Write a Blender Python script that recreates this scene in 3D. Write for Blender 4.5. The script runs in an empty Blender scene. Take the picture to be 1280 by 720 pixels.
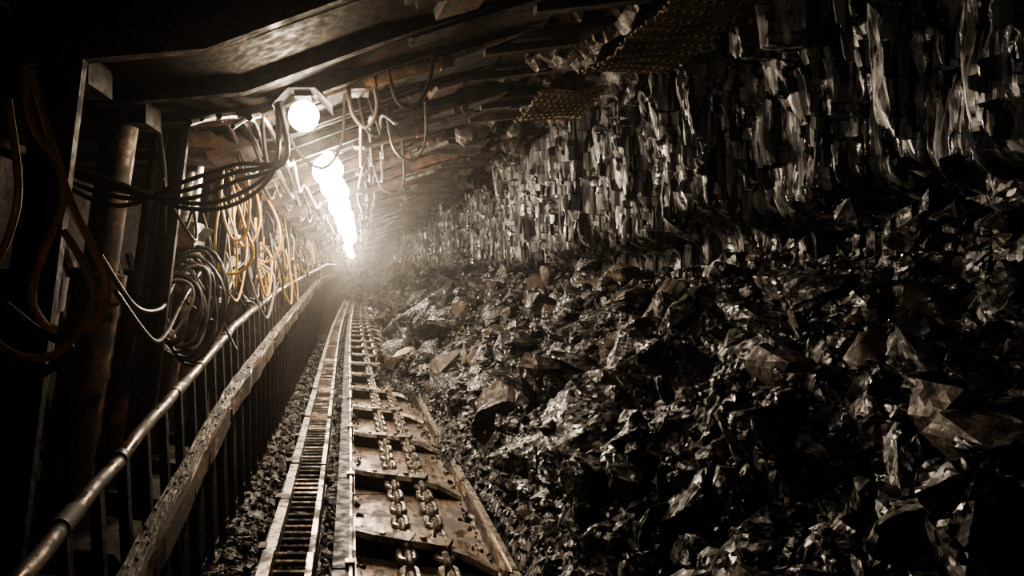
import bpy, bmesh, math, random
import numpy as np
from mathutils import Vector, Matrix, noise, Euler
random.seed(7); np.random.seed(7)
S = bpy.context.scene
try: S.view_settings.look = 'AgX - Medium High Contrast'
except Exception: pass

# ---------------------------------------------------------------- materials
def new_mat(name):
    m = bpy.data.materials.new(name); m.use_nodes = True
    nt = m.node_tree; b = nt.nodes['Principled BSDF']
    return m, nt, b

def ramp(nt, stops):
    r = nt.nodes.new('ShaderNodeValToRGB')
    e = r.color_ramp.elements
    while len(e) < len(stops): e.new(0.5)
    for i, (p, c) in enumerate(stops):
        e[i].position = p; e[i].color = (c[0], c[1], c[2], 1)
    return r

def surf(name, cols, scale=6, rough=(0.35, 0.7), metal=0.0, bump=0.3, stretch=(1, 1, 1), vor=0, dist=0.02, spec=0.5, detail=8, dirt=0, rscale=2.7):
    m, nt, b = new_mat(name)
    tc = nt.nodes.new('ShaderNodeTexCoord'); mp = nt.nodes.new('ShaderNodeMapping')
    mp.inputs['Scale'].default_value = stretch
    nt.links.new(tc.outputs['Object'], mp.inputs[0])
    n = nt.nodes.new('ShaderNodeTexNoise'); n.inputs['Scale'].default_value = scale
    n.inputs['Detail'].default_value = detail; n.inputs['Roughness'].default_value = 0.65
    nt.links.new(mp.outputs[0], n.inputs['Vector'])
    k = len(cols)
    r = ramp(nt, [(0.3 + 0.42 * i / (k - 1), c) for i, c in enumerate(cols)])
    nt.links.new(n.outputs[0], r.inputs[0]); colsock = r.outputs[0]
    n2 = nt.nodes.new('ShaderNodeTexNoise'); n2.inputs['Scale'].default_value = scale * rscale
    n2.inputs['Detail'].default_value = 6
    nt.links.new(mp.outputs[0], n2.inputs['Vector'])
    mr = nt.nodes.new('ShaderNodeMapRange')
    mr.inputs['From Min'].default_value = 0.35; mr.inputs['From Max'].default_value = 0.65
    mr.inputs['To Min'].default_value = rough[0]; mr.inputs['To Max'].default_value = rough[1]
    nt.links.new(n2.outputs[0], mr.inputs[0]); rsock = mr.outputs[0]
    if dirt:
        n3 = nt.nodes.new('ShaderNodeTexNoise'); n3.inputs['Scale'].default_value = 4.5
        n3.inputs['Detail'].default_value = 9; n3.inputs['Roughness'].default_value = 0.7
        nt.links.new(tc.outputs['Object'], n3.inputs['Vector'])
        dm = nt.nodes.new('ShaderNodeMapRange')
        dm.inputs['From Min'].default_value = 0.56 - dirt * 0.15; dm.inputs['From Max'].default_value = 0.66 - dirt * 0.15
        nt.links.new(n3.outputs[0], dm.inputs[0])
        mx = nt.nodes.new('ShaderNodeMix'); mx.data_type = 'RGBA'
        nt.links.new(dm.outputs[0], mx.inputs[0]); nt.links.new(colsock, mx.inputs[6]); mx.inputs[7].default_value = (0.017, 0.013, 0.010, 1)
        colsock = mx.outputs[2]
        mf = nt.nodes.new('ShaderNodeMix'); nt.links.new(dm.outputs[0], mf.inputs[0]); nt.links.new(rsock, mf.inputs[2]); mf.inputs[3].default_value = 0.75
        rsock = mf.outputs[0]
        mm = nt.nodes.new('ShaderNodeMix'); nt.links.new(dm.outputs[0], mm.inputs[0]); mm.inputs[2].default_value = metal; mm.inputs[3].default_value = 0
        nt.links.new(mm.outputs[0], b.inputs['Metallic'])
    else:
        b.inputs['Metallic'].default_value = metal
    nt.links.new(colsock, b.inputs['Base Color']); nt.links.new(rsock, b.inputs['Roughness'])
    b.inputs['Specular IOR Level'].default_value = spec
    bp = nt.nodes.new('ShaderNodeBump'); bp.inputs['Strength'].default_value = bump
    bp.inputs['Distance'].default_value = dist
    src = n2.outputs[0]
    if vor:
        v = nt.nodes.new('ShaderNodeTexVoronoi'); v.inputs['Scale'].default_value = vor
        nt.links.new(mp.outputs[0], v.inputs['Vector'])
        vm = nt.nodes.new('ShaderNodeVectorMath'); vm.operation = 'SUBTRACT'
        nt.links.new(mp.outputs[0], vm.inputs[0]); nt.links.new(v.outputs['Position'], vm.inputs[1])
        vc = nt.nodes.new('ShaderNodeVectorMath'); vc.operation = 'SUBTRACT'
        nt.links.new(v.outputs['Color'], vc.inputs[0]); vc.inputs[1].default_value = (.5, .5, .5)
        dt = nt.nodes.new('ShaderNodeVectorMath'); dt.operation = 'DOT_PRODUCT'
        nt.links.new(vm.outputs[0], dt.inputs[0]); nt.links.new(vc.outputs[0], dt.inputs[1])
        ml = nt.nodes.new('ShaderNodeMath'); ml.operation = 'MULTIPLY_ADD'
        nt.links.new(dt.outputs['Value'], ml.inputs[0]); ml.inputs[1].default_value = vor * 2.0
        m3 = nt.nodes.new('ShaderNodeMath'); m3.operation = 'MULTIPLY'; m3.inputs[1].default_value = .9
        nt.links.new(n2.outputs[0], m3.inputs[0]); nt.links.new(m3.outputs[0], ml.inputs[2])
        src = ml.outputs[0]
    nt.links.new(src, bp.inputs['Height']); nt.links.new(bp.outputs[0], b.inputs['Normal'])
    return m

M_coal = surf('coal', [(0.002, 0.002, 0.002), (0.005, 0.0044, 0.0038), (0.022, 0.017, 0.012)], 8, (0.2, 0.85), 0, 0.8, vor=46, dist=0.011, spec=0.6, rscale=1.8)
M_face = surf('coal_seam', [(0.003, 0.003, 0.003), (0.008, 0.0076, 0.0072), (0.045, 0.041, 0.036)], 7, (0.16, 0.9), 0, 1.0, (1, 1, 0.13), vor=30, dist=0.022, spec=0.8, rscale=2.0)
M_slate = surf('slate', [(0.014, 0.009, 0.006), (0.03, 0.02, 0.013), (0.07, 0.048, 0.031)], 9, (0.5, 0.85), 0, 0.7, dist=0.012)
M_pale = surf('pale_stone', [(0.2, 0.17, 0.14), (0.4, 0.36, 0.3)], 7, (0.4, 0.7), 0, 0.4, dist=0.01)
M_dust = surf('coal_dust', [(0.005, 0.004, 0.0035), (0.012, 0.009, 0.0065), (0.035, 0.025, 0.017)], 14, (0.5, 0.9), 0, 1.0, vor=40, dist=0.02)
M_roof = surf('roof_rock', [(0.007, 0.0055, 0.0045), (0.019, 0.013, 0.010), (0.05, 0.034, 0.023)], 5, (0.4, 0.85), 0, 0.9, vor=9, dist=0.05)
M_steel = surf('worn_steel', [(0.05, 0.035, 0.024), (0.13, 0.093, 0.067), (0.36, 0.285, 0.225)], 8, (0.22, 0.5), 0.75, 0.3, (1, 0.15, 1), dist=0.005, dirt=0.6)
M_pipe = surf('pipe_steel', [(0.045, 0.03, 0.021), (0.12, 0.085, 0.062), (0.34, 0.27, 0.215)], 8, (0.2, 0.42), 0.75, 0.3, (1, 0.4, 1), dist=0.004, dirt=0.6)
M_edge = surf('polished_edge_steel', [(0.13, 0.10, 0.078), (0.34, 0.29, 0.24), (0.62, 0.55, 0.48)], 9, (0.2, 0.45), 0.75, 0.25, dist=0.005, dirt=0.6)
M_chain = surf('chain_steel', [(0.12, 0.1, 0.085), (0.42, 0.38, 0.33)], 12, (0.2, 0.4), 0.85, 0.2, dist=0.003)
M_dark = surf('grimy_steel', [(0.004, 0.0033, 0.003), (0.011, 0.008, 0.0065), (0.042, 0.029, 0.021)], 7, (0.5, 0.85), 0.2, 0.6, dist=0.012, spec=.3)
M_rust = surf('rusty_paint', [(0.022, 0.012, 0.008), (0.075, 0.041, 0.025), (0.24, 0.145, 0.088)], 7, (0.35, 0.7), 0.2, 0.5, dist=0.01, dirt=0.62)
M_tan = surf('rusted_mesh', [(0.075, 0.06, 0.042), (0.21, 0.17, 0.115)], 9, (0.6, 0.85), 0.0, 0.3, dirt=.2, spec=.2)
M_chrome = surf('ram_chrome', [(0.3, 0.28, 0.25), (0.5, 0.47, 0.43)], 6, (0.2, 0.4), 0.9, 0.1, dirt=0.3)
M_wood = surf('dirty_beam', [(0.02, 0.014, 0.010), (0.075, 0.054, 0.038), (0.31, 0.24, 0.18)], 12, (0.3, 0.7), 0.3, 0.9, (2, 0.6, 2), dist=0.012, dirt=0.9)
M_rubber = surf('rubber_hose', [(0.009, 0.008, 0.008), (0.028, 0.022, 0.02)], 9, (0.4, 0.6), 0, 0.1, spec=.3)
M_grey = surf('grey_hose', [(0.06, 0.05, 0.045), (0.17, 0.145, 0.12)], 9, (0.35, 0.5), 0, 0.1)
M_yel = surf('yellow_hose', [(0.2, 0.10, 0.018), (0.55, 0.33, 0.07)], 9, (0.35, 0.5), 0, 0.1)
def emat(nm, st):
    m, _nt, _b = new_mat(nm)
    _b.inputs['Base Color'].default_value = (0.9, 0.85, 0.75, 1)
    _b.inputs['Emission Color'].default_value = (1, 0.87, 0.70, 1); _b.inputs['Emission Strength'].default_value = st
    return m
M_em = emat('lamp_glass_lit', 170); M_em1 = emat('small_lamp_glass_lit', 45)

# ---------------------------------------------------------------- mesh builder
class MB:
    def __init__(s): s.v = []; s.f = []; s.m = []; s.mats = []
    def mi(s, mat):
        if mat not in s.mats: s.mats.append(mat)
        return s.mats.index(mat)
    def add(s, vs, fs, mat):
        o = len(s.v); k = s.mi(mat)
        s.v.extend([tuple(v) for v in vs])
        s.f.extend([tuple(i + o for i in f) for f in fs]); s.m.extend([k] * len(fs))
    def box(s, c, d, mat, rot=None):
        R = Euler(rot).to_matrix() if rot else Matrix.Identity(3)
        vs = [Vector(c) + R @ Vector((x * d[0] / 2, y * d[1] / 2, z * d[2] / 2)) for x in (-1, 1) for y in (-1, 1) for z in (-1, 1)]
        s.add(vs, [(0, 1, 3, 2), (4, 6, 7, 5), (0, 4, 5, 1), (2, 3, 7, 6), (0, 2, 6, 4), (1, 5, 7, 3)], mat)
    def prism(s, prof, y0, y1, mat):
        n = len(prof)
        vs = [(x, y0, z) for x, z in prof] + [(x, y1, z) for x, z in prof]
        fs = [(i, (i + 1) % n, n + (i + 1) % n, n + i) for i in range(n)]
        fs += [tuple(range(n - 1, -1, -1)), tuple(range(n, 2 * n))]
        s.add(vs, fs, mat)
    def tube(s, pts, r, mat, n=8, closed=False, smooth=0):
        pts = [Vector(p) for p in pts]
        if smooth:
            q = []; L = len(pts)
            rng = range(L) if closed else range(L - 1)
            for i in rng:
                g = (lambda j: pts[j % L]) if closed else (lambda j: pts[max(0, min(L - 1, j))])
                a, b, c, d = g(i - 1), g(i), g(i + 1), g(i + 2)
                for k in range(smooth):
                    t = k / smooth
                    q.append(0.5 * ((2 * b) + (c - a) * t + (2 * a - 5 * b + 4 * c - d) * t * t + (3 * b - a - 3 * c + d) * t ** 3))
            if not closed: q.append(pts[-1])
            pts = q
        L = len(pts); vs = []; fs = []; nrm = None
        rr = r if isinstance(r, (list, tuple)) else [r] * L
        for i in range(L):
            if closed: t = pts[(i + 1) % L] - pts[i - 1]
            else: t = pts[min(L - 1, i + 1)] - pts[max(0, i - 1)]
            t.normalize()
            if nrm is None:
                nrm = t.orthogonal().normalized()
            nrm = (nrm - t * nrm.dot(t)).normalized(); bn = t.cross(nrm)
            for k in range(n):
                a = 2 * math.pi * k / n
                vs.append(pts[i] + (nrm * math.cos(a) + bn * math.sin(a)) * rr[i])
        for i in range(L if closed else L - 1):
            j = (i + 1) % L
            for k in range(n):
                k2 = (k + 1) % n
                fs.append((i * n + k, i * n + k2, j * n + k2, j * n + k))
        if not closed:
            fs.append(tuple(range(n - 1, -1, -1))); fs.append(tuple((L - 1) * n + k for k in range(n)))
        s.add(vs, fs, mat)
    def cyl(s, a, b, r, mat, n=16): s.tube([a, b], r, mat, n)
    def obj(s, name, smooth=False, parent=None, loc=(0, 0, 0)):
        me = bpy.data.meshes.new(name); me.from_pydata(s.v, [], s.f)
        for m in s.mats: me.materials.append(m)
        me.polygons.foreach_set('material_index', s.m)
        if smooth:
            me.polygons.foreach_set('use_smooth', [True] * len(s.f))
            try: me.set_sharp_from_angle(angle=math.radians(40))
            except Exception: pass
        me.update()
        o = bpy.data.objects.new(name, me); S.collection.objects.link(o)
        o.location = loc
        if parent: o.parent = parent
        return o

def empty(name):
    e = bpy.data.objects.new(name, None); S.collection.objects.link(e); return e

END = 36.0
def bend(y): return -0.25 * (1 - math.exp(-(max(y, 0) / 12) ** 2))
def fbm(x, y, z, o=4): return noise.fractal(Vector((x, y, z)), 0.9, 2.1, o)

# ---------------------------------------------------------------- grids
def grid_obj(name, us, vs, fn, mat):
    V = [fn(u, v) for u in us for v in vs]; n = len(vs)
    F = [(i * n + j, (i + 1) * n + j, (i + 1) * n + j + 1, i * n + j + 1) for i in range(len(us) - 1) for j in range(n - 1)]
    me = bpy.data.meshes.new(name); me.from_pydata(V, [], F); me.materials.append(mat); me.update()
    o = bpy.data.objects.new(name, me); S.collection.objects.link(o); return o

geo = lambda a, b, n: [a * (b / a) ** (i / (n - 1)) for i in range(n)]
lin = lambda a, b, n: [a + (b - a) * i / (n - 1) for i in range(n)]
YS = lin(-1.5, 1.4, 60) + geo(1.42, END, 950)

def sway(y): return -0.9 * max(0, (y - 16) / 20) ** 2
def face_base(y): return 2.26 + 0.12 * math.sin(y * 0.55) + 0.08 * math.sin(y * 1.7 + 1) + sway(y)
nz = lambda a, b, c: noise.noise(Vector((a, b, c)))
def face_fn(y, z):
    yw = y + 0.12 * nz(y * 2, z * 1.2, 3) + 0.03 * nz(y * 7, z * 4, 3)
    zz = z + 0.35 * nz(y * 3, z * 1.6, 9) + 0.12 * nz(y * 9, z * 5, 9)
    r = 0.30 * fbm(y * 0.9, z * 0.6, 3, 5)
    r += 0.30 * abs(nz(yw * 2.0, z * 0.4, 1))
    r += 0.17 * abs(nz(yw * 6.0, z * 0.9 + yw * .3, 2))
    r += 0.08 * abs(nz(yw * 16, z * 1.8 - yw * .4, 4))
    r += 0.03 * abs(nz(yw * 40, z * 5, 6))
    r += 0.11 * noise.cell(Vector((yw * 2.3, zz * 0.7, 1.5)))
    r += 0.06 * noise.cell(Vector((yw * 7.1, zz * 1.2, 1.5)))
    q = 0.10 + 0.03 * nz(y, z, 7)
    r = 0.50 * r + 0.50 * (math.floor(r / q) * q)
    x = face_base(y) + r
    lim = 1.93 + 0.16 * fbm(y * 1.1, 0, 0, 5) + .06 * nz(y * 5, z * 3, 1)
    if y > 5: lim -= min(.3, (y - 5) * .1)
    x += 0.36 / (1 + math.exp(max(-40, min(40, (z - lim) * 28))))
    x -= 0.16 * max(0, z - 2.6)
    return (x, y, z)
grid_obj('wall_right', YS, lin(0.6, 3.6, 200), face_fn, M_face)

def pile_edge(y): return 0.80 + bend(y) - 0.50 * math.exp(-((y - 10.2) / 1.5) ** 2) + 0.06 * math.sin(y * 1.9) * min(1, y / 4)
def pile_z(x, y):
    e = pile_edge(y); f = 2.3 + sway(y)
    top = 1.30 + 0.34 / (1 + math.exp((y - 4.4) * 1.2))
    t = (x - e) / (f - e)
    if t < 0: return -0.12 + 0.12 * max(0, 1 + t * 8)
    z = 0.06 + top * (0.25 * min(1, t * 7) * 0.35 + 0.91 * t ** 0.95)
    k = min(1, t * 3 + 0.15)
    z += 0.17 * fbm(x * 1.4, y * 1.4, 0, 6) * k
    wx = noise.noise(Vector((x * 2, y * 2, 0))) * .3
    z += 0.09 * noise.cell(Vector(((x + wx) * 2.4, (y - wx) * 2.4, 2))) * k
    z += 0.05 * noise.cell(Vector(((x - wx) * 7, (y + wx) * 7, 2))) * k
    return z
def pile_fn(y, t):
    x = pile_edge(y) - 0.03 + t * (2.85 + sway(y) - pile_edge(y))
    return (x, y, pile_z(min(x, 2.5), y))

def hull(seed, flat, npt, sub=0):
    rnd = random.Random(seed); bm = bmesh.new()
    for _ in range(npt):
        v = Vector((rnd.gauss(0, 1), rnd.gauss(0, 1), rnd.gauss(0, 1)))
        p = 5; L = (abs(v.x) ** p + abs(v.y) ** p + abs(v.z) ** p) ** (1 / p)
        v = v / L * rnd.uniform(0.8, 1.05)
        bm.verts.new((v.x, v.y * 0.72, v.z * flat))
    bmesh.ops.convex_hull(bm, input=bm.verts)
    loose = [v for v in bm.verts if not v.link_faces]
    bmesh.ops.delete(bm, geom=loose, context='VERTS')
    if sub:
        for _ in range(sub):
            bmesh.ops.subdivide_edges(bm, edges=bm.edges, cuts=1, use_grid_fill=True)
        bmesh.ops.triangulate(bm, faces=bm.faces)
        for v in bm.verts:
            c = v.co
            d = 0.10 * noise.noise(c * 2.3 + Vector((seed, 0, 0))) + 0.05 * noise.cell(c * 3.1 + Vector((seed, 3, 0))) + 0.04 * noise.noise(c * 7 + Vector((0, seed, 0)))
            v.co = c * (1 + d)
    else:
        bmesh.ops.dissolve_limit(bm, angle_limit=math.radians(10), verts=bm.verts, edges=bm.edges)
    bm.verts.index_update()
    out = ([v.co.copy() for v in bm.verts], [tuple(v.index for v in f.verts) for f in bm.faces]); bm.free(); return out
TPL = [hull(i, [0.32, 0.48, 0.68][i % 3], 18 + (i % 4) * 6) for i in range(24)]
TPH = [hull(i, [0.32, 0.45, 0.65][i % 3], 16 + (i % 4) * 4, 2) for i in range(18)]
def rock(mb, c, size, rot, mat, tpl=None, sc=(1, 1, 1), hi=False):
    T = TPH if hi else TPL
    vs, fs = T[tpl if tpl is not None else random.randrange(len(T))]
    R = Euler(rot).to_matrix()
    mb.add([Vector(c) + R @ Vector((v.x * sc[0], v.y * sc[1], v.z * sc[2])) * size for v in vs], fs, mat)

pm = MB()
ts = lin(0, 1, 90)
PY = lin(-1.5, 1.2, 40) + geo(1.25, END, 330)
V = [pile_fn(y, t) for y in PY for t in ts]; n = len(ts)
pm.add(V, [(i * n + j, i * n + j + 1, (i + 1) * n + j + 1, (i + 1) * n + j) for i in range(len(PY) - 1) for j in range(n - 1)], M_coal)
for i in range(17000):
    y = math.exp(random.uniform(math.log(1.1), math.log(32)))
    e = pile_edge(y); t = random.random() ** 0.9
    x = e + 0.0 + t * (2.45 + sway(y) - e)
    far = (max(y, 2.9) / 4.5) ** 0.65
    s = min(0.20, 0.0105 * math.exp(abs(random.gauss(0, 1.1)))) * far
    if t < 0.06: s = min(s, 0.03)
    z = pile_z(x, y) + s * 0.12
    u = random.random()
    mat = M_coal if u < 0.88 else (M_slate if u < 0.996 else M_pale)
    if mat is M_pale: s = min(s * .7, .03)
    rock(pm, (x, y, z), s, (random.gauss(0, 0.4), -0.4 + random.gauss(0, 0.45), random.uniform(0, 6.3)), mat, hi=s > .05 * far)
for (x, y, s, m, rot, sc) in [
    (1.30, 3.9, .34, M_coal, (.2, -.5, .4), (1.2, 1, .8)), (1.05, 4.5, .17, M_coal, (.1, -.3, 1), (1, 1, 1)),
    (1.62, 5.0, .28, M_coal, (.3, -.2, 2), (1, 1, 1)), (1.95, 4.2, .2, M_coal, (.1, -.6, 3), (1, 1, 1)),
    (1.5, 2.6, .18, M_coal, (.4, -.6, 1.4), (1, 1, 1)), (1.2, 3.0, .16, M_coal, (.1, -.8, 2.2), (1, 1, 1)),
    (1.75, 7.6, .30, M_slate, (.1, -.4, .6), (1.6, .8, .6)), (1.95, 6.8, .24, M_slate, (.1, -.3, 1.2), (1.3, .9, .7)),
    (2.1, 5.2, .22, M_slate, (-.3, -.2, .2), (1.2, .8, .7)), (1.5, 10.5, .27, M_coal, (.1, -.4, .6), (1.3, .8, .8)),
    (1.45, 13.5, .5, M_slate, (.1, -.5, .9), (1.3, .8, .5)), (1.0, 12.5, .25, M_coal, (.1, -.3, 2.6), (1, 1, 1)),
    (1.7, 3.3, .11, M_slate, (.2, -.6, .7), (1, 1, .8)), (1.35, 2.35, .08, M_slate, (.2, -.6, 2.7), (1, 1, .8)),
    (1.75, 2.6, .09, M_slate, (.2, -.6, .9), (1.2, 1, .8)), (1.5, 2.1, .07, M_slate, (.2, -.6, .2), (1, 1, .8)),
    (1.6, 3.9, .22, M_coal, (.4, -.6, .9), (1.2, 1, .8)), (1.15, 6.0, .19, M_coal, (.3, -.3, .2), (1.3, 1, .8)),
    (1.4, 6.3, .24, M_coal, (.2, -.5, 1.5), (1.2, 1, .8)), (1.8, 3.4, .19, M_coal, (.1, -.7, 2.2), (1.2, 1, .8)),
    (1.05, 2.9, .05, M_slate, (.2, -.6, 1.7), (1, 1, .8)), (.75, 9.9, .24, M_coal, (.1, 0, 1.7), (1, 1.2, .8)),
    (1.3, 2.2, .15, M_coal, (.2, -.5, .3), (1.2, 1, .8)), (1.6, 1.95, .13, M_coal, (.2, -.7, 1.3), (1.2, 1, .8)),
    (1.1, 8.2, .22, M_coal, (.1, -.3, .7), (1, 1.2, .8))]:
    rock(pm, (x, y, pile_z(x, y) + s * .12), s, rot, m, sc=sc, hi=True)
pm.obj('coal_rubble_pile')

def stone(name, x, y, s, rot, sc, mat, tpl, dz=0.03):
    mb = MB(); rock(mb, (0, 0, 0), s, rot, mat, tpl, sc, hi=True)
    o = mb.obj(name, loc=(x, y, pile_z(x, y) + dz), smooth=True)
    return o
stone('stone_slab', 1.98, 2.42, .115, (0.1, -1.0, 0.9), (1.5, .8, .9), M_slate, 4, .06)
stone('stone_slab', 1.88, 2.52, .09, (0.2, -.7, 0.3), (1.2, .9, .9), M_slate, 5, .06)
stone('pale_stone', 1.2, 4.05, .07, (0.1, -.4, 0.8), (1.3, .6, .6), M_pale, 7, .16)
stone('pale_stone', 0.60, 9.3, .15, (0.1, -.2, 0.9), (1.6, .7, .5), M_pale, 9, .12)

# ---------------------------------------------------------------- room shell
grid_obj('floor', lin(-1.5, END, 160), lin(-3.6, 2.9, 40), lambda y, x: (x, y, -0.12 + 0.03 * fbm(x * 3, y * 3, 0)), M_dust)
def roof_z(x):
    P = [(-4, 2.85), (-1.5, 2.8), (-.6, 2.85), (.1, 3.06), (1.0, 3.22), (2.1, 3.20), (4, 3.2)]
    for (a, za), (b, zb) in zip(P, P[1:]):
        if x <= b: return za + (zb - za) * (x - a) / (b - a)
    return 3.2
def roof_fn(y, x):
    w = .3 * noise.noise(Vector((x * 1.5, y * 1.5, 2)))
    return (x, y, roof_z(x) + 0.04 + 0.18 * fbm(x * 2, y * 2, 4, 6) - 0.2 * abs(noise.cell(Vector(((x + w) * 2.2, (y + w) * 2.2, 0)))) * (1 if x > .9 else .3))
grid_obj('ceiling', lin(-1.5, 8, 170) + lin(8.1, END, 180), lin(-3.8, 3.4, 120), roof_fn, M_roof)
grid_obj('wall_left', lin(-1.5, END, 160), lin(-.2, 3.2, 30), lambda y, z: (-3.3 + 0.2 * fbm(y, z, 0), y, z), M_roof)
grid_obj('wall_back', lin(-3.6, 3.2, 60), lin(-.2, 3.6, 40), lambda x, z: (x, END - .6 + 0.5 * fbm(x, z, 0), z), M_roof)
grid_obj('wall_front', lin(-3.6, 3.2, 40), lin(-.2, 3.6, 30), lambda x, z: (x, -1.4 + 0.1 * fbm(x, z, 0), z), M_roof)

# ---------------------------------------------------------------- conveyor
conv = empty('armoured_face_conveyor')
PW = .76
mb = MB()
seg = 1.5
y = 0.4
while y < 34:
    y1 = y + seg - 0.02
    for k in range(3):
        a = y + (y1 - y) * k / 3; b = y + (y1 - y) * (k + 1) / 3
        for (x0, x1, z0, z1, m) in [(-.02, PW, -.05, 0, M_steel), (-.035, -.02, -.05, .14, M_edge), (-.12, -.035, -.05, .12, M_dark),
                                  (PW, PW + .02, -.05, .10, M_steel), (PW + .02, PW + .05, -.05, .115, M_edge)]:
            ba, bb = bend(a), bend(b)
            vs = [(x0 + ba, a, z0), (x1 + ba, a, z0), (x1 + ba, a, z1), (x0 + ba, a, z1), (x0 + bb, b, z0), (x1 + bb, b, z0), (x1 + bb, b, z1), (x0 + bb, b, z1)]
            mb.add(vs, [(0, 1, 2, 3), (7, 6, 5, 4), (0, 4, 5, 1), (1, 5, 6, 2), (2, 6, 7, 3), (3, 7, 4, 0)], m)
    mb.box((bend(y) - .03, y + .02, .08), (.05, .05, .14), M_steel)
    y += seg
mb.obj('pan_line', parent=conv)
mb = MB()
yf = 2.69
while yf < 33:
    b = bend(yf)
    prof = [(0.0, .14), (.10, .13), (.42, .125), (.60, .09), (PW - .01, .03)]
    vs = []
    for (x, h) in prof:
        yo = -0.38 * x
        vs += [(x + b, yf + yo - .05, .005), (x + b, yf + yo - .06, h - .03), (x + b, yf + yo - .045, h), (x + b, yf + yo + .03, h), (x + b, yf + yo + .07, .005)]
    fs = []
    k = 5
    for i in range(len(prof) - 1):
        for j in range(k):
            fs.append((i * k + j, i * k + (j + 1) % k, (i + 1) * k + (j + 1) % k, (i + 1) * k + j))
    fs += [tuple(range(k)), tuple((len(prof) - 1) * k + j for j in range(k - 1, -1, -1))]
    shade_faces = [f for q, f in enumerate(fs) if q < 4 * k and q % k in (0, 4)]
    lit_faces = [f for q, f in enumerate(fs) if not (q < 4 * k and q % k in (0, 4))]
    mb.add(vs, shade_faces, M_dark); mb.add(vs, lit_faces, M_edge)  # shade painted on the camera-side faces, tops brighter as if lit
    for cx in (.275, .475):
        mb.box((cx + b, yf - .38 * cx, .118), (.09, .12, .03), M_steel, (0, 0, -.36))
    mb.cyl((.375 + b, yf - .38 * .375, .11), (.375 + b, yf - .38 * .375, .145), .02, M_chain, 6)
    mb.cyl((.15 + b, yf - .38 * .15 - .01, .11), (.15 + b, yf - .38 * .15 - .01, .14), .018, M_chain, 6)
    yf += 1.2
mb.obj('flight_bars', parent=conv)
mb = MB()
def link(mb, c, horiz, n=8):
    a, w, r = .062, .038, .021
    pts = []
    for i in range(8):
        t = -math.pi / 2 + math.pi * i / 7; pts.append((w * math.sin(t), a - .02 + w * math.cos(t)))
    for i in range(8):
        t = math.pi / 2 + math.pi * i / 7; pts.append((w * math.sin(t), -a + .02 + w * math.cos(t)))
    P = [(c[0] + u, c[1] + v, c[2]) if horiz else (c[0], c[1] + v, c[2] + u) for u, v in pts]
    mb.tube(P, r, M_chain, n, closed=True)
for cx in (.275, .475):
    y = 2.2; i = 0
    while y < 30:
        link(mb, (cx + bend(y) + random.gauss(0, .003), y, .068 + .004 * random.random()), i % 2 == 0, 8 if y < 12 else 5)
        y += .122; i += 1
mb.obj('drag_chains', smooth=True, parent=conv)
mb = MB()
for _ in range(350):
    y = math.exp(random.uniform(math.log(2.6), math.log(16))); x = random.choice([random.uniform(.0, .06), random.uniform(.66, .75), random.uniform(.7, .75)])
    rock(mb, (x + bend(y), y, .006), .006 * math.exp(abs(random.gauss(0, .7))) * (y / 3.5) ** .5, (random.random(), random.random(), random.random() * 6), M_dust)
mb.obj('coal_crumbs', parent=conv)

# ---------------------------------------------------------------- haulage rack track
hr = empty('haulage_rack_track')
mb = MB(); y = 1.8
while y < 34:
    b0 = bend(y + .4) * 1.2; jz = random.uniform(-.01, .01); jr = random.uniform(-.008, .008)
    rz = math.atan((bend(y + .8) - bend(y)) / .8) * -1.2 + jr
    mb.box((-.42 + b0, y + .37, .17 + jz), (.055, .74, .14), M_edge, (0, 0, rz))
    mb.box((-.465 + b0, y + .37, .08 + jz), (.05, .70, .1), M_dark, (0, 0, rz))
    mb.box((-.215 + b0, y + .37, .165 + jz), (.03, .74, .13), M_edge, (0, 0, rz))
    mb.box((-.3 + b0, y + .4, .05), (.2, .78, .04), M_dark)
    mb.box((-.455 + b0, y + .05, .2 + jz), (.04, .07, .09), M_dark)
    for k in range(8):
        mb.cyl((-.40 + b0, y + .05 + k * .093, .15), (-.225 + b0, y + .05 + k * .093, .15), .016, M_pipe if random.random() < .6 else M_dark, 8)
    y += .77
mb.obj('rack_segments', parent=hr)
mb = MB()
for i in range(2600):
    y = math.exp(random.uniform(math.log(1.8), math.log(25)))
    x = random.choice([random.uniform(-.18, -.13), random.uniform(-.74, -.47), random.uniform(-.74, -.47), random.uniform(-.38, -.24)])
    s = .011 * math.exp(abs(random.gauss(0, .75))) * (y / 3.5) ** .5
    z = .06 if x > -.2 else (.09 if x > -.4 else .08 + (-.47 - x) * .25)
    rock(mb, (x + bend(y), y, z), min(s, .05), (random.random(), random.random(), random.random() * 6), M_dust if random.random() < .9 else M_slate)
V = []; YY = lin(1, 34, 300); XX = lin(-.76, -.13, 14)
for y in YY:
    for x in XX:
        V.append((x + bend(y), y, (.03 if x > -.45 else .05 + (-.45 - x) * .3) + .025 * fbm(x * 9, y * 5, 1)))
nn = len(XX)
mb.add(V, [(i * nn + j, i * nn + j + 1, (i + 1) * nn + j + 1, (i + 1) * nn + j) for i in range(len(YY) - 1) for j in range(nn - 1)], M_dust)
mb.obj('coal_fines_spill')

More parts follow.
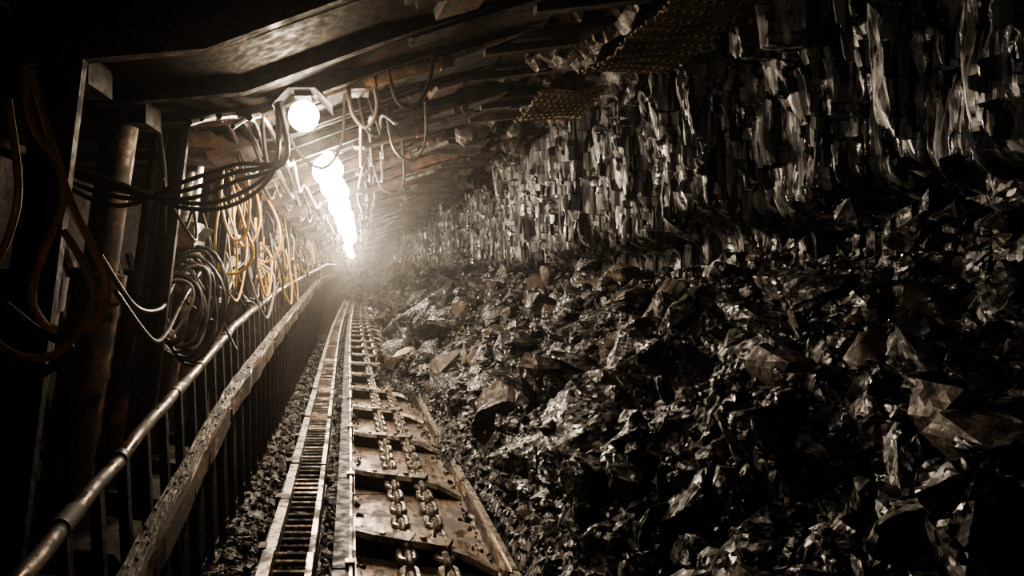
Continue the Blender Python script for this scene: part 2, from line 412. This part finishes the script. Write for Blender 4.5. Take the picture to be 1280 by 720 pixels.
# ---------------------------------------------------------------- spill plate barrier
def interp(P, y):
    if y <= P[0][1]:
        a, b = P[0], P[1]
    else:
        for a, b in zip(P, P[1:]):
            if y <= b[1]: break
    t = (y - a[1]) / (b[1] - a[1])
    return (a[0] + (b[0] - a[0]) * t, y, a[2] + (b[2] - a[2]) * t)
PIPE = [(-.93, 1.2, .67), (-.96, 2.1, .765), (-.985, 3.1, .89), (-1.02, 5.8, 1.19), (-1.0, 8.5, 1.38), (-.90, 18, 1.80), (-.95, 34, 1.95)]
BEAM = [(-.78, 1.2, .38), (-.79, 2.4, .555), (-.79, 4.2, .86), (-.80, 6.5, 1.03), (-.83, 14, 1.45), (-.92, 34, 1.7)]
bar = empty('spill_plate_barrier')
mb = MB(); y = 0.8
while y < 33:
    L = 1.45
    a = Vector(interp(PIPE, y)); b = Vector(interp(PIPE, y + L))
    pts = [Vector(interp(PIPE, y + L * k / 6)) + Vector((random.gauss(0, .004), 0, random.gauss(0, .004))) for k in range(7)]
    mb.tube(pts, .029, M_pipe, 14)
    d = (b - a).normalized()
    mb.cyl(b - d * .07, b + d * .05, .035, M_pipe, 14)
    mb.cyl(a + d * .5, a + d * .54, .034, M_dark, 14)
    y += L
mb.obj('rail_pipe', smooth=True, parent=bar)
mb = MB(); y = 0.8
prevsh = 0
while y < 33:
    L = .18
    a = Vector(interp(BEAM, y)); b = Vector(interp(BEAM, y + L))
    sh = prevsh; prevsh = random.uniform(-.012, .012)
    for (dx0, dx1, z0, z1, m) in [(-.055, .03, -.02, .006, M_wood), (.025, .042, -.10, .015, M_pipe)]:
        vs = []
        for p, q in ((a, sh), (b, prevsh)):
            vs += [(p.x + dx0 - q * .9, p.y, p.z + z0), (p.x + dx1 + q, p.y, p.z + z0), (p.x + dx1 + q, p.y, p.z + z1 + q * .5), (p.x + dx0 - q * .9, p.y, p.z + z1 - q * .4)]
        mb.add(vs, [(0, 1, 2, 3), (7, 6, 5, 4), (0, 4, 5, 1), (1, 5, 6, 2), (2, 6, 7, 3), (3, 7, 4, 0)], m)
    vs = [(a.x, a.y, a.z), (b.x, b.y - .005, b.z), (-.77 + bend(b.y), b.y - .005, .05), (-.77 + bend(a.y), a.y, .05)]
    vs2 = [(v[0] - .02, v[1], v[2]) for v in vs]
    mb.add(vs + vs2, [(0, 1, 2, 3), (7, 6, 5, 4), (0, 4, 5, 1), (1, 5, 6, 2), (2, 6, 7, 3), (3, 7, 4, 0)], M_dark)
    if y < 14:
        for _ in range(4):
            t = random.random(); p = a.lerp(b, t)
            rock(mb, (p.x + random.uniform(-.05, .02), p.y, p.z + .006), random.uniform(.005, .014), (random.random(), random.random(), random.random() * 6), M_slate)
    y += L
y = 1.0
while y < 33:
    a = Vector(interp(BEAM, y)); p = Vector(interp(PIPE, y))
    mb.cyl((a.x + .02, y, a.z - .03), (-.72 + bend(y), y, .06), .022, M_dark, 6)
    mb.cyl((p.x, y, p.z), (p.x + .04, y, .0), .03, M_dark, 4)
    y += .3
mb.obj('spill_plates_and_beam', parent=bar)

# ---------------------------------------------------------------- hydraulic roof supports
UN = [(-3.0, 2.44), (-1.5, 2.48), (-.56, 2.56), (.1, 2.80), (1.0, 3.02)]
def shield(y0, seed):
    rnd = random.Random(seed); mb = MB(); w = .70
    dz = rnd.uniform(-.05, .05); dx = rnd.uniform(-.3, .25)
    und = [(x + (dx if x > .5 else 0), z + dz) for x, z in UN]
    top = [(x + .02, z + .20) for x, z in reversed(und)]
    top[0] = (und[-1][0] + .04, und[-1][1] + .07)
    cm = M_rust if (rnd.random() < .25 and y0 > 4) else M_dark  # near canopies always take the darker steel, standing in for shade
    lm = M_rust if y0 > 3.1 else M_dark  # legs and flanges near the camera dimmed by colour to read as unlit
    mb.prism(und + top, -w, w, cm)
    def uz(x):
        for (a, za), (b, zb) in zip(und, und[1:]):
            if x <= b: return za + (zb - za) * (x - a) / (b - a)
        return und[-1][1]
    for yy in (-.67, .05 + rnd.uniform(-.2, .2), .62):
        dp = .11 if yy == -.67 else .06
        rp = [(x, z - .002) for x, z in und[1:]]
        low = [(x, z - dp) for x, z in reversed(und[1:])]; low[0] = (low[0][0] - .2, low[0][1] + dp - .04)
        mb.prism(rp + low, yy - .03, yy + .03, lm if yy == -.67 else cm)
    for _ in range(5):
        xx = rnd.uniform(-.3, .95); yy = rnd.uniform(-.5, .5)
        mb.box((xx, yy, uz(xx) - .02), (rnd.uniform(.06, .3), rnd.uniform(.1, .4), .05), rnd.choice([lm, M_dark, M_dark]), (0, -.3, rnd.uniform(-.2, .2)))
    for _ in range(3):
        xx = rnd.uniform(-.2, .85)
        mb.box((xx, -.71, uz(xx) - .07), (.05, .03, .06), M_pipe, (0, -.3, 0))
    if (rnd.random() < .75 and y0 > 4) or abs(y0 - 4.7) < .1:
        big = abs(y0 - 4.7) < .1
        ry = -.80 if big else -.60; hb = .12 if big else .14
        mb.cyl((.02, ry, uz(.02) - hb), (.5, ry, uz(.5) - hb), .055, M_rust, 16)
        mb.cyl((.5, ry, uz(.5) - hb), (.92, ry, uz(.92) - hb + .05), .03, M_chrome, 12)
        mb.cyl((.45, ry, uz(.45) - hb), (.52, ry, uz(.52) - hb), .066, M_rust, 16)
        mb.cyl((.02, ry, uz(.02) - hb), (.07, ry, uz(.07) - hb), .066, M_rust, 16)
        mb.box((-.0, ry + .06, uz(0) - .09), (.1, .2, .16), M_rust)
    ex = und[-1][0]; ez = und[-1][1]; sl = rnd.uniform(-.2, .15)
    ln = rnd.uniform(.35, .65)
    mb.prism([(ex - .3, ez + .0), (ex + ln, ez + ln * sl), (ex + ln + .02, ez + .05 + ln * sl), (ex - .3, ez + .06)], -.5 + rnd.uniform(-.15, .2), .5 + rnd.uniform(-.2, .1), M_dark)
    for yy in (-.3, .3):
        mb.box((ex + .15, yy, ez - .03 + .15 * sl), (.6, .07, .05), M_dark, (0, -sl, 0))
    for yy in (-.36, .36):
        mb.cyl((-1.58, yy, .22), (-1.36, yy, 1.55), .125, lm, 20)
        mb.cyl((-1.38, yy, 1.46), (-1.357, yy, 1.60), .145, lm, 20)
        mb.cyl((-1.36, yy, 1.55), (-1.24, yy, 2.40 + dz), .09, M_chrome if (rnd.random() < .4 and y0 > 4) else lm, 18)
        mb.box((-1.22, yy, 2.44 + dz), (.3, .26, .12), M_dark)
        mb.prism([(-2.9, -.1), (-1.15, -.1), (-1.08, .05), (-1.2, .22), (-2.0, .34), (-2.9, .34)], yy - .22, yy + .22, M_dark)
    a = Vector((-1.30, -.68, .2)); b = Vector((-1.02, -.68, 2.46 + dz))
    mb.cyl(a, b, .03, M_dark, 4); mb.cyl(a + Vector((-.12, 0, 0)), b + Vector((-.12, 0, 0)), .025, M_dark, 4)
    mb.add([a, b, b + Vector((-.12, .01, 0)), a + Vector((-.12, .01, 0))], [(0, 1, 2, 3)], M_dark)
    mb.prism([(-3.0, .8), (-2.94, .8), (-2.35, 2.48), (-2.45, 2.48)], -.68, .68, M_dark)
    for yy in (-.5, .5):
        mb.cyl((-2.3, yy, .3), (-2.7, yy, 1.4), .06, M_dark, 8)
        mb.cyl((-2.0, yy, .3), (-2.45, yy, 1.8), .06, M_dark, 8)
    if y0 > 4:
        mb.box((-1.18, .05, 1.85), (.12, .3, .18), M_rust)
        for k in range(6):
            yy = -.08 + k * .052
            mb.cyl((-1.12, yy, 1.82), (-1.05, yy, 1.90), .008, M_chrome, 6)
            mb.cyl((-1.16, yy, 1.75), (-1.14, yy, 1.65), .014, M_chrome, 8)
        mb.box((-1.1, 0, 2.38 + dz), (.35, .9, .10), M_rust)
        mb.box((-.85, -.1, 2.38 + dz), (.30, .5, .12), M_rust, (0, -.35, 0))
    mb.box((-1.15, 0, .02), (.6, .18, .14), M_dark)
    o = mb.obj('hydraulic_roof_support', smooth=True, loc=(0, y0, 0))
    o.rotation_euler = (rnd.uniform(-.04, .04), 0, 0)
    return o
for i in range(22): shield(.14 + i * 1.52, 100 + i)

def mat_mesh(name, x0, y0, w, l, z, rot):
    mb = MB()
    nx = int(w / .05); ny = int(l / .045)
    sag = lambda u, v: .06 * noise.noise(Vector((u * 3 + x0, v * 3, 1))) + .012 * math.sin(v * 2 * math.pi / .09)
    nu, nv = 14, 60
    V = [(-w / 2 + w * i / nu + .02 * noise.noise(Vector((j * .4, i, 0))), -l / 2 + l * j / nv, sag(-w / 2 + w * i / nu, -l / 2 + l * j / nv) + .015) for i in range(nu + 1) for j in range(nv + 1)]
    mb.add(V, [(i * (nv + 1) + j, (i + 1) * (nv + 1) + j, (i + 1) * (nv + 1) + j + 1, i * (nv + 1) + j + 1) for i in range(nu) for j in range(nv)], M_tan)
    for i in range(nx + 1):
        u = -w / 2 + i * w / nx
        mb.tube([(u, -l / 2 + l * j / 40, sag(u, -l / 2 + l * j / 40)) for j in range(41)], .006, M_tan, 5)
    for i in range(ny + 1):
        v = -l / 2 + i * l / ny; e = random.uniform(0, .05)
        mb.tube([(-w / 2 - e + (w + e) * j / 16, v, sag(-w / 2 + w * j / 16, v) - .008) for j in range(17)], .008, M_tan, 5)
    o = mb.obj(name, loc=(x0, y0, z)); o.rotation_euler = rot
mat_mesh('roof_steel_mesh', 1.80, 3.9, .6, .9, 2.95, (-.2, -.12, .3))
mat_mesh('roof_steel_mesh', 1.60, 5.4, .5, .6, 2.93, (-.15, -.05, .1))

# ---------------------------------------------------------------- hoses
mb = MB()
def hz(pts, r, m, jit=0): mb.tube([(x + random.gauss(0, jit), y + random.gauss(0, jit), z + random.gauss(0, jit)) for x, y, z in pts], r, m, 8, smooth=8)
for k in range(5):
    d = k * .05
    hz([(-1.75, 3.2 + d, 2.2), (-1.235, 3.4, 2.07 - d * .6), (-.906, 3.5, 1.92 + d * .7), (-.66, 3.55, 1.96 + d), (-.45 + d * .3, 3.6, 2.15 + d * .3), (-.43, 3.7, 2.52)], .012, M_rubber, .012)
hz([(-.07, 3.95, 2.8), (-.05, 3.95, 2.54), (.04, 3.95, 2.44), (.10, 3.95, 2.58), (.03, 4.0, 2.85)], .012, M_grey)
hz([(-.50, 4.35, 2.55), (-.36, 4.4, 2.33), (-.22, 4.4, 2.28), (-.12, 4.4, 2.44), (-.10, 4.4, 2.75)], .010, M_grey)
hz([(.0, 4.1, 2.8), (.08, 4.1, 2.56), (.12, 4.1, 2.42), (.03, 4.1, 2.48), (-.03, 4.1, 2.8)], .010, M_rubber)
hz([(.14, 3.8, 2.83), (.2, 3.8, 2.57), (.30, 3.8, 2.52), (.39, 3.8, 2.68), (.42, 3.8, 2.95)], .012, M_rubber)
hz([(-.55, 3.8, 2.5), (-.52, 3.8, 2.22), (-.46, 3.8, 2.18), (-.42, 3.8, 2.3), (-.41, 3.9, 2.57)], .011, M_rubber)
hz([(.2, 5.2, 2.85), (.26, 5.2, 2.55), (.4, 5.2, 2.45), (.5, 5.2, 2.6), (.5, 5.2, 2.9)], .012, M_grey)
hz([(.1, 6.5, 2.85), (.18, 6.5, 2.45), (.34, 6.5, 2.35), (.42, 6.5, 2.5), (.4, 6.5, 2.9)], .012, M_rubber)
for k in range(8):
    x0 = [-.85, -.78, -.7, -.62, -.54, .02, .1, .2][k]; pts = []
    y = 3.3 if x0 < 0 else 4.4
    while y < 33:
        pts.append((x0 + random.gauss(0, .025), y, 2.50 + max(0, x0 + .56) * .36 + (.0 if len(pts) % 2 else -.12 - random.random() * .1))); y += .76
    mb.tube(pts, .013 if k % 2 else .018, random.choice([M_rubber, M_grey, M_rubber]), 6, smooth=5)
for i in range(3, 22):
    yc = -.7 + i * 1.52
    for k in range([0, 0, 0, 2, 6, 8][i] if i < 6 else 9):
        m = random.choice([M_rubber, M_rubber, M_grey, M_rubber, M_rubber, M_yel, M_yel]) if i > 3 else M_rubber
        x1 = -1.10 + random.uniform(-.08, .12); ya = yc + random.uniform(-.6, .2); yb = ya + random.uniform(.2, .9)
        zt = random.uniform(1.8, 2.45); zb = zt - random.uniform(.3, .9)
        hz([(x1, ya, zt), (x1 + random.gauss(.04, .04), ya + .02, (zt + zb) / 2), (x1 + .07, (ya + yb) / 2, zb), (x1 + random.gauss(.05, .05), yb, (zt + zb) / 2), (x1, yb + random.gauss(0, .1), zt + random.uniform(-.3, .1))], random.choice([.008, .010, .014]), m, .03)
    for k in range(2 if i < 4 else 4):
        x1 = -1.14 + random.uniform(-.1, .08); z0 = random.uniform(-.1, .3)
        hz([(x1, yc - .7, 1.5 + z0), (x1, yc - .3, 1.3 + z0 + random.uniform(-.1, .1)), (x1 + .05, yc, 1.25 + z0), (x1, yc + .4, 1.35 + z0), (x1, yc + .9, 1.55 + z0)], .013, random.choice([M_rubber, M_rubber, M_grey, M_rubber]) if i > 3 else M_rubber, .02)
mb.obj('hydraulic_hose_bundle', smooth=True)
mb = MB()
for k in range(14):
    R = .15 + k * .014 + random.uniform(-.012, .012); yy = 4.2 + k * .03; cx = -1.12 + random.gauss(0, .02)
    mb.tube([(cx + R * .62 * math.cos(a) + .03 * math.sin(2 * a + k), yy + .1 * math.sin(a + .6), 1.38 + R * 1.2 * math.sin(a)) for a in [2 * math.pi * j / 24 for j in range(24)]], .011, M_rubber if k % 5 else M_grey, 8, closed=True)
mb.obj('hose_coil', smooth=True)
mb = MB()
hz([(-.99, 2.0, 2.2), (-.96, 2.0, 2.03), (-.89, 2.0, 1.92), (-.875, 2.0, 1.80), (-.93, 2.0, 1.66), (-.965, 2.0, 1.53), (-.93, 2.0, 1.45), (-.90, 2.02, 1.43)], .013, M_yel)
hz([(-.98, 2.03, 2.2), (-.93, 2.03, 2.02), (-.86, 2.03, 1.80), (-.79, 2.03, 1.66), (-.755, 2.03, 1.55), (-.785, 2.03, 1.45), (-.84, 2.03, 1.43)], .013, M_yel)
hz([(-1.02, 1.97, 2.1), (-.99, 1.97, 1.85), (-1.02, 1.97, 1.7), (-1.09, 1.97, 1.55), (-1.08, 1.97, 1.43), (-.98, 1.97, 1.355), (-.87, 1.97, 1.37), (-.775, 1.97, 1.5), (-.80, 1.97, 1.62), (-.86, 1.97, 1.72)], .012, M_yel)
hz([(-1.1, 2.1, 1.5), (-1.0, 2.1, 1.42), (-.95, 2.1, 1.40), (-.9, 2.1, 1.36), (-1.0, 2.1, 1.28), (-1.1, 2.1, 1.3)], .016, M_rubber)
mb.obj('yellow_hose', smooth=True)
mb = MB()
hz([(-1.1, 6, 2.5), (-1.12, 6, 2.2), (-1.1, 6, 1.95), (-1.0, 6, 1.82), (-.88, 6, 2.05), (-.95, 6, 2.38), (-1.1, 6, 2.45)], .014, M_yel)
hz([(-1.05, 5.4, 2.4), (-.93, 5.4, 2.0), (-.85, 5.4, 1.75), (-.95, 5.4, 1.6), (-1.1, 5.4, 1.6), (-1.15, 5.4, 1.7)], .013, M_yel)
hz([(-.95, 6.6, 2.4), (-.80, 6.6, 2.1), (-.78, 6.6, 1.85), (-.9, 6.6, 1.7), (-1.05, 6.6, 1.75)], .013, M_yel)
hz([(-1.0, 5.0, 2.4), (-1.02, 5.0, 2.1), (-.95, 5.05, 1.85), (-.85, 5.1, 1.9), (-.83, 5.1, 2.2), (-.88, 5.1, 2.4)], .011, M_yel)
mb.obj('yellow_hose', smooth=True)

# ---------------------------------------------------------------- lamps
def lamp(x, y, z, L, r, power, em=None, hood=0):
    mb = MB()
    N = 9
    pts = [(0, -L / 2 + L * k / (N - 1), 0) for k in range(N)]
    rs = [max(.25, math.sin(math.pi * (k + .6) / (N + .2)) ** .5) * r for k in range(N)]
    mb.tube(pts, rs, em or M_em, 20)
    mb.box((0, 0, r + .02), (.09, L * .9, .03), M_dark)
    if hood:   # hood added over the near lamp to block its up-light
        mb.prism([(-hood, r * .35), (-hood * .45, r + .035), (hood * .45, r + .035), (hood, r * .35), (hood * .5, r + .05), (-hood * .5, r + .05)], -L * .75, L * .75, M_dark)
    mb.cyl((0, L * .5 - .02, r * .3), (0, L * .5 + .05, r * .3), r * .5, M_dark, 16)
    mb.cyl((0, -L * .35, r + .03), (0, -L * .35, r + .12), .008, M_dark, 6)
    mb.cyl((0, L * .35, r + .03), (0, L * .35, r + .12), .008, M_dark, 6)
    o = mb.obj('mine_lamp', smooth=True, loc=(x, y, z))
    ld = bpy.data.lights.new('lamp_light', 'POINT'); ld.energy = power; ld.color = (1, .78, .54); ld.shadow_soft_size = .05
    lo = bpy.data.objects.new('lamp_light', ld); S.collection.objects.link(lo); lo.parent = o; lo.location = (0.02, 0, -r - .07)
lamp(-.31, 3.75, 2.46, .18, .085, 45, M_em1, .16)
for i, (x, y) in enumerate([(-.27, 5.7), (-.26, 6.5), (-.25, 7.4), (-.26, 8.6), (-.24, 10.5), (-.26, 13), (-.25, 17)]):
    lamp(x, y, 2.45 + [0, -.03, .02, -.02, -.02, 0, .02][i], .36, [.13, .12, .13, .14, .15, .17, .18][i], [115, 55, 70, 80, 100, 120, 140][i])
for y in (22, 27, 33): lamp(-.4, y, 2.40, .35, .14, 150)

sd = bpy.data.lights.new('cap_lamp', 'SPOT'); sd.energy = 72; sd.spot_size = math.radians(66); sd.spot_blend = 1; sd.shadow_soft_size = .03; sd.color = (1, .91, .81)
so = bpy.data.objects.new('cap_lamp', sd); S.collection.objects.link(so); so.location = (-.1, .1, 1.9)
so.rotation_euler = (Vector((2.4, 3.7, 2.45)) - so.location).to_track_quat('-Z', 'Y').to_euler()
pl = bpy.data.lights.new('camera_fill', 'POINT'); pl.energy = 3; pl.color = (1, .80, .58); pl.shadow_soft_size = .04  # weak fill light added beside the camera to brighten the near hoses
po = bpy.data.objects.new('camera_fill', pl); S.collection.objects.link(po); po.location = (-.25, .1, 1.7)

w = bpy.data.worlds.new('World'); S.world = w; w.use_nodes = True
w.node_tree.nodes['Background'].inputs[0].default_value = (0, 0, 0, 1)
vs = w.node_tree.nodes.new('ShaderNodeVolumeScatter'); vs.inputs['Density'].default_value = 0.0040; vs.inputs['Anisotropy'].default_value = 0.88
w.node_tree.links.new(vs.outputs[0], w.node_tree.nodes['World Output'].inputs['Volume'])

# ---------------------------------------------------------------- camera
cd = bpy.data.cameras.new('Camera'); cam = bpy.data.objects.new('Camera', cd); S.collection.objects.link(cam)
cam.location = (0, 0, 1.6); cam.rotation_euler = (math.radians(90), 0, 0)
cd.sensor_width = 36; cd.lens = 850 / 1280 * 36; cd.shift_x = 190 / 1280; cd.shift_y = -20 / 1280
cd.clip_start = .05
S.camera = cam
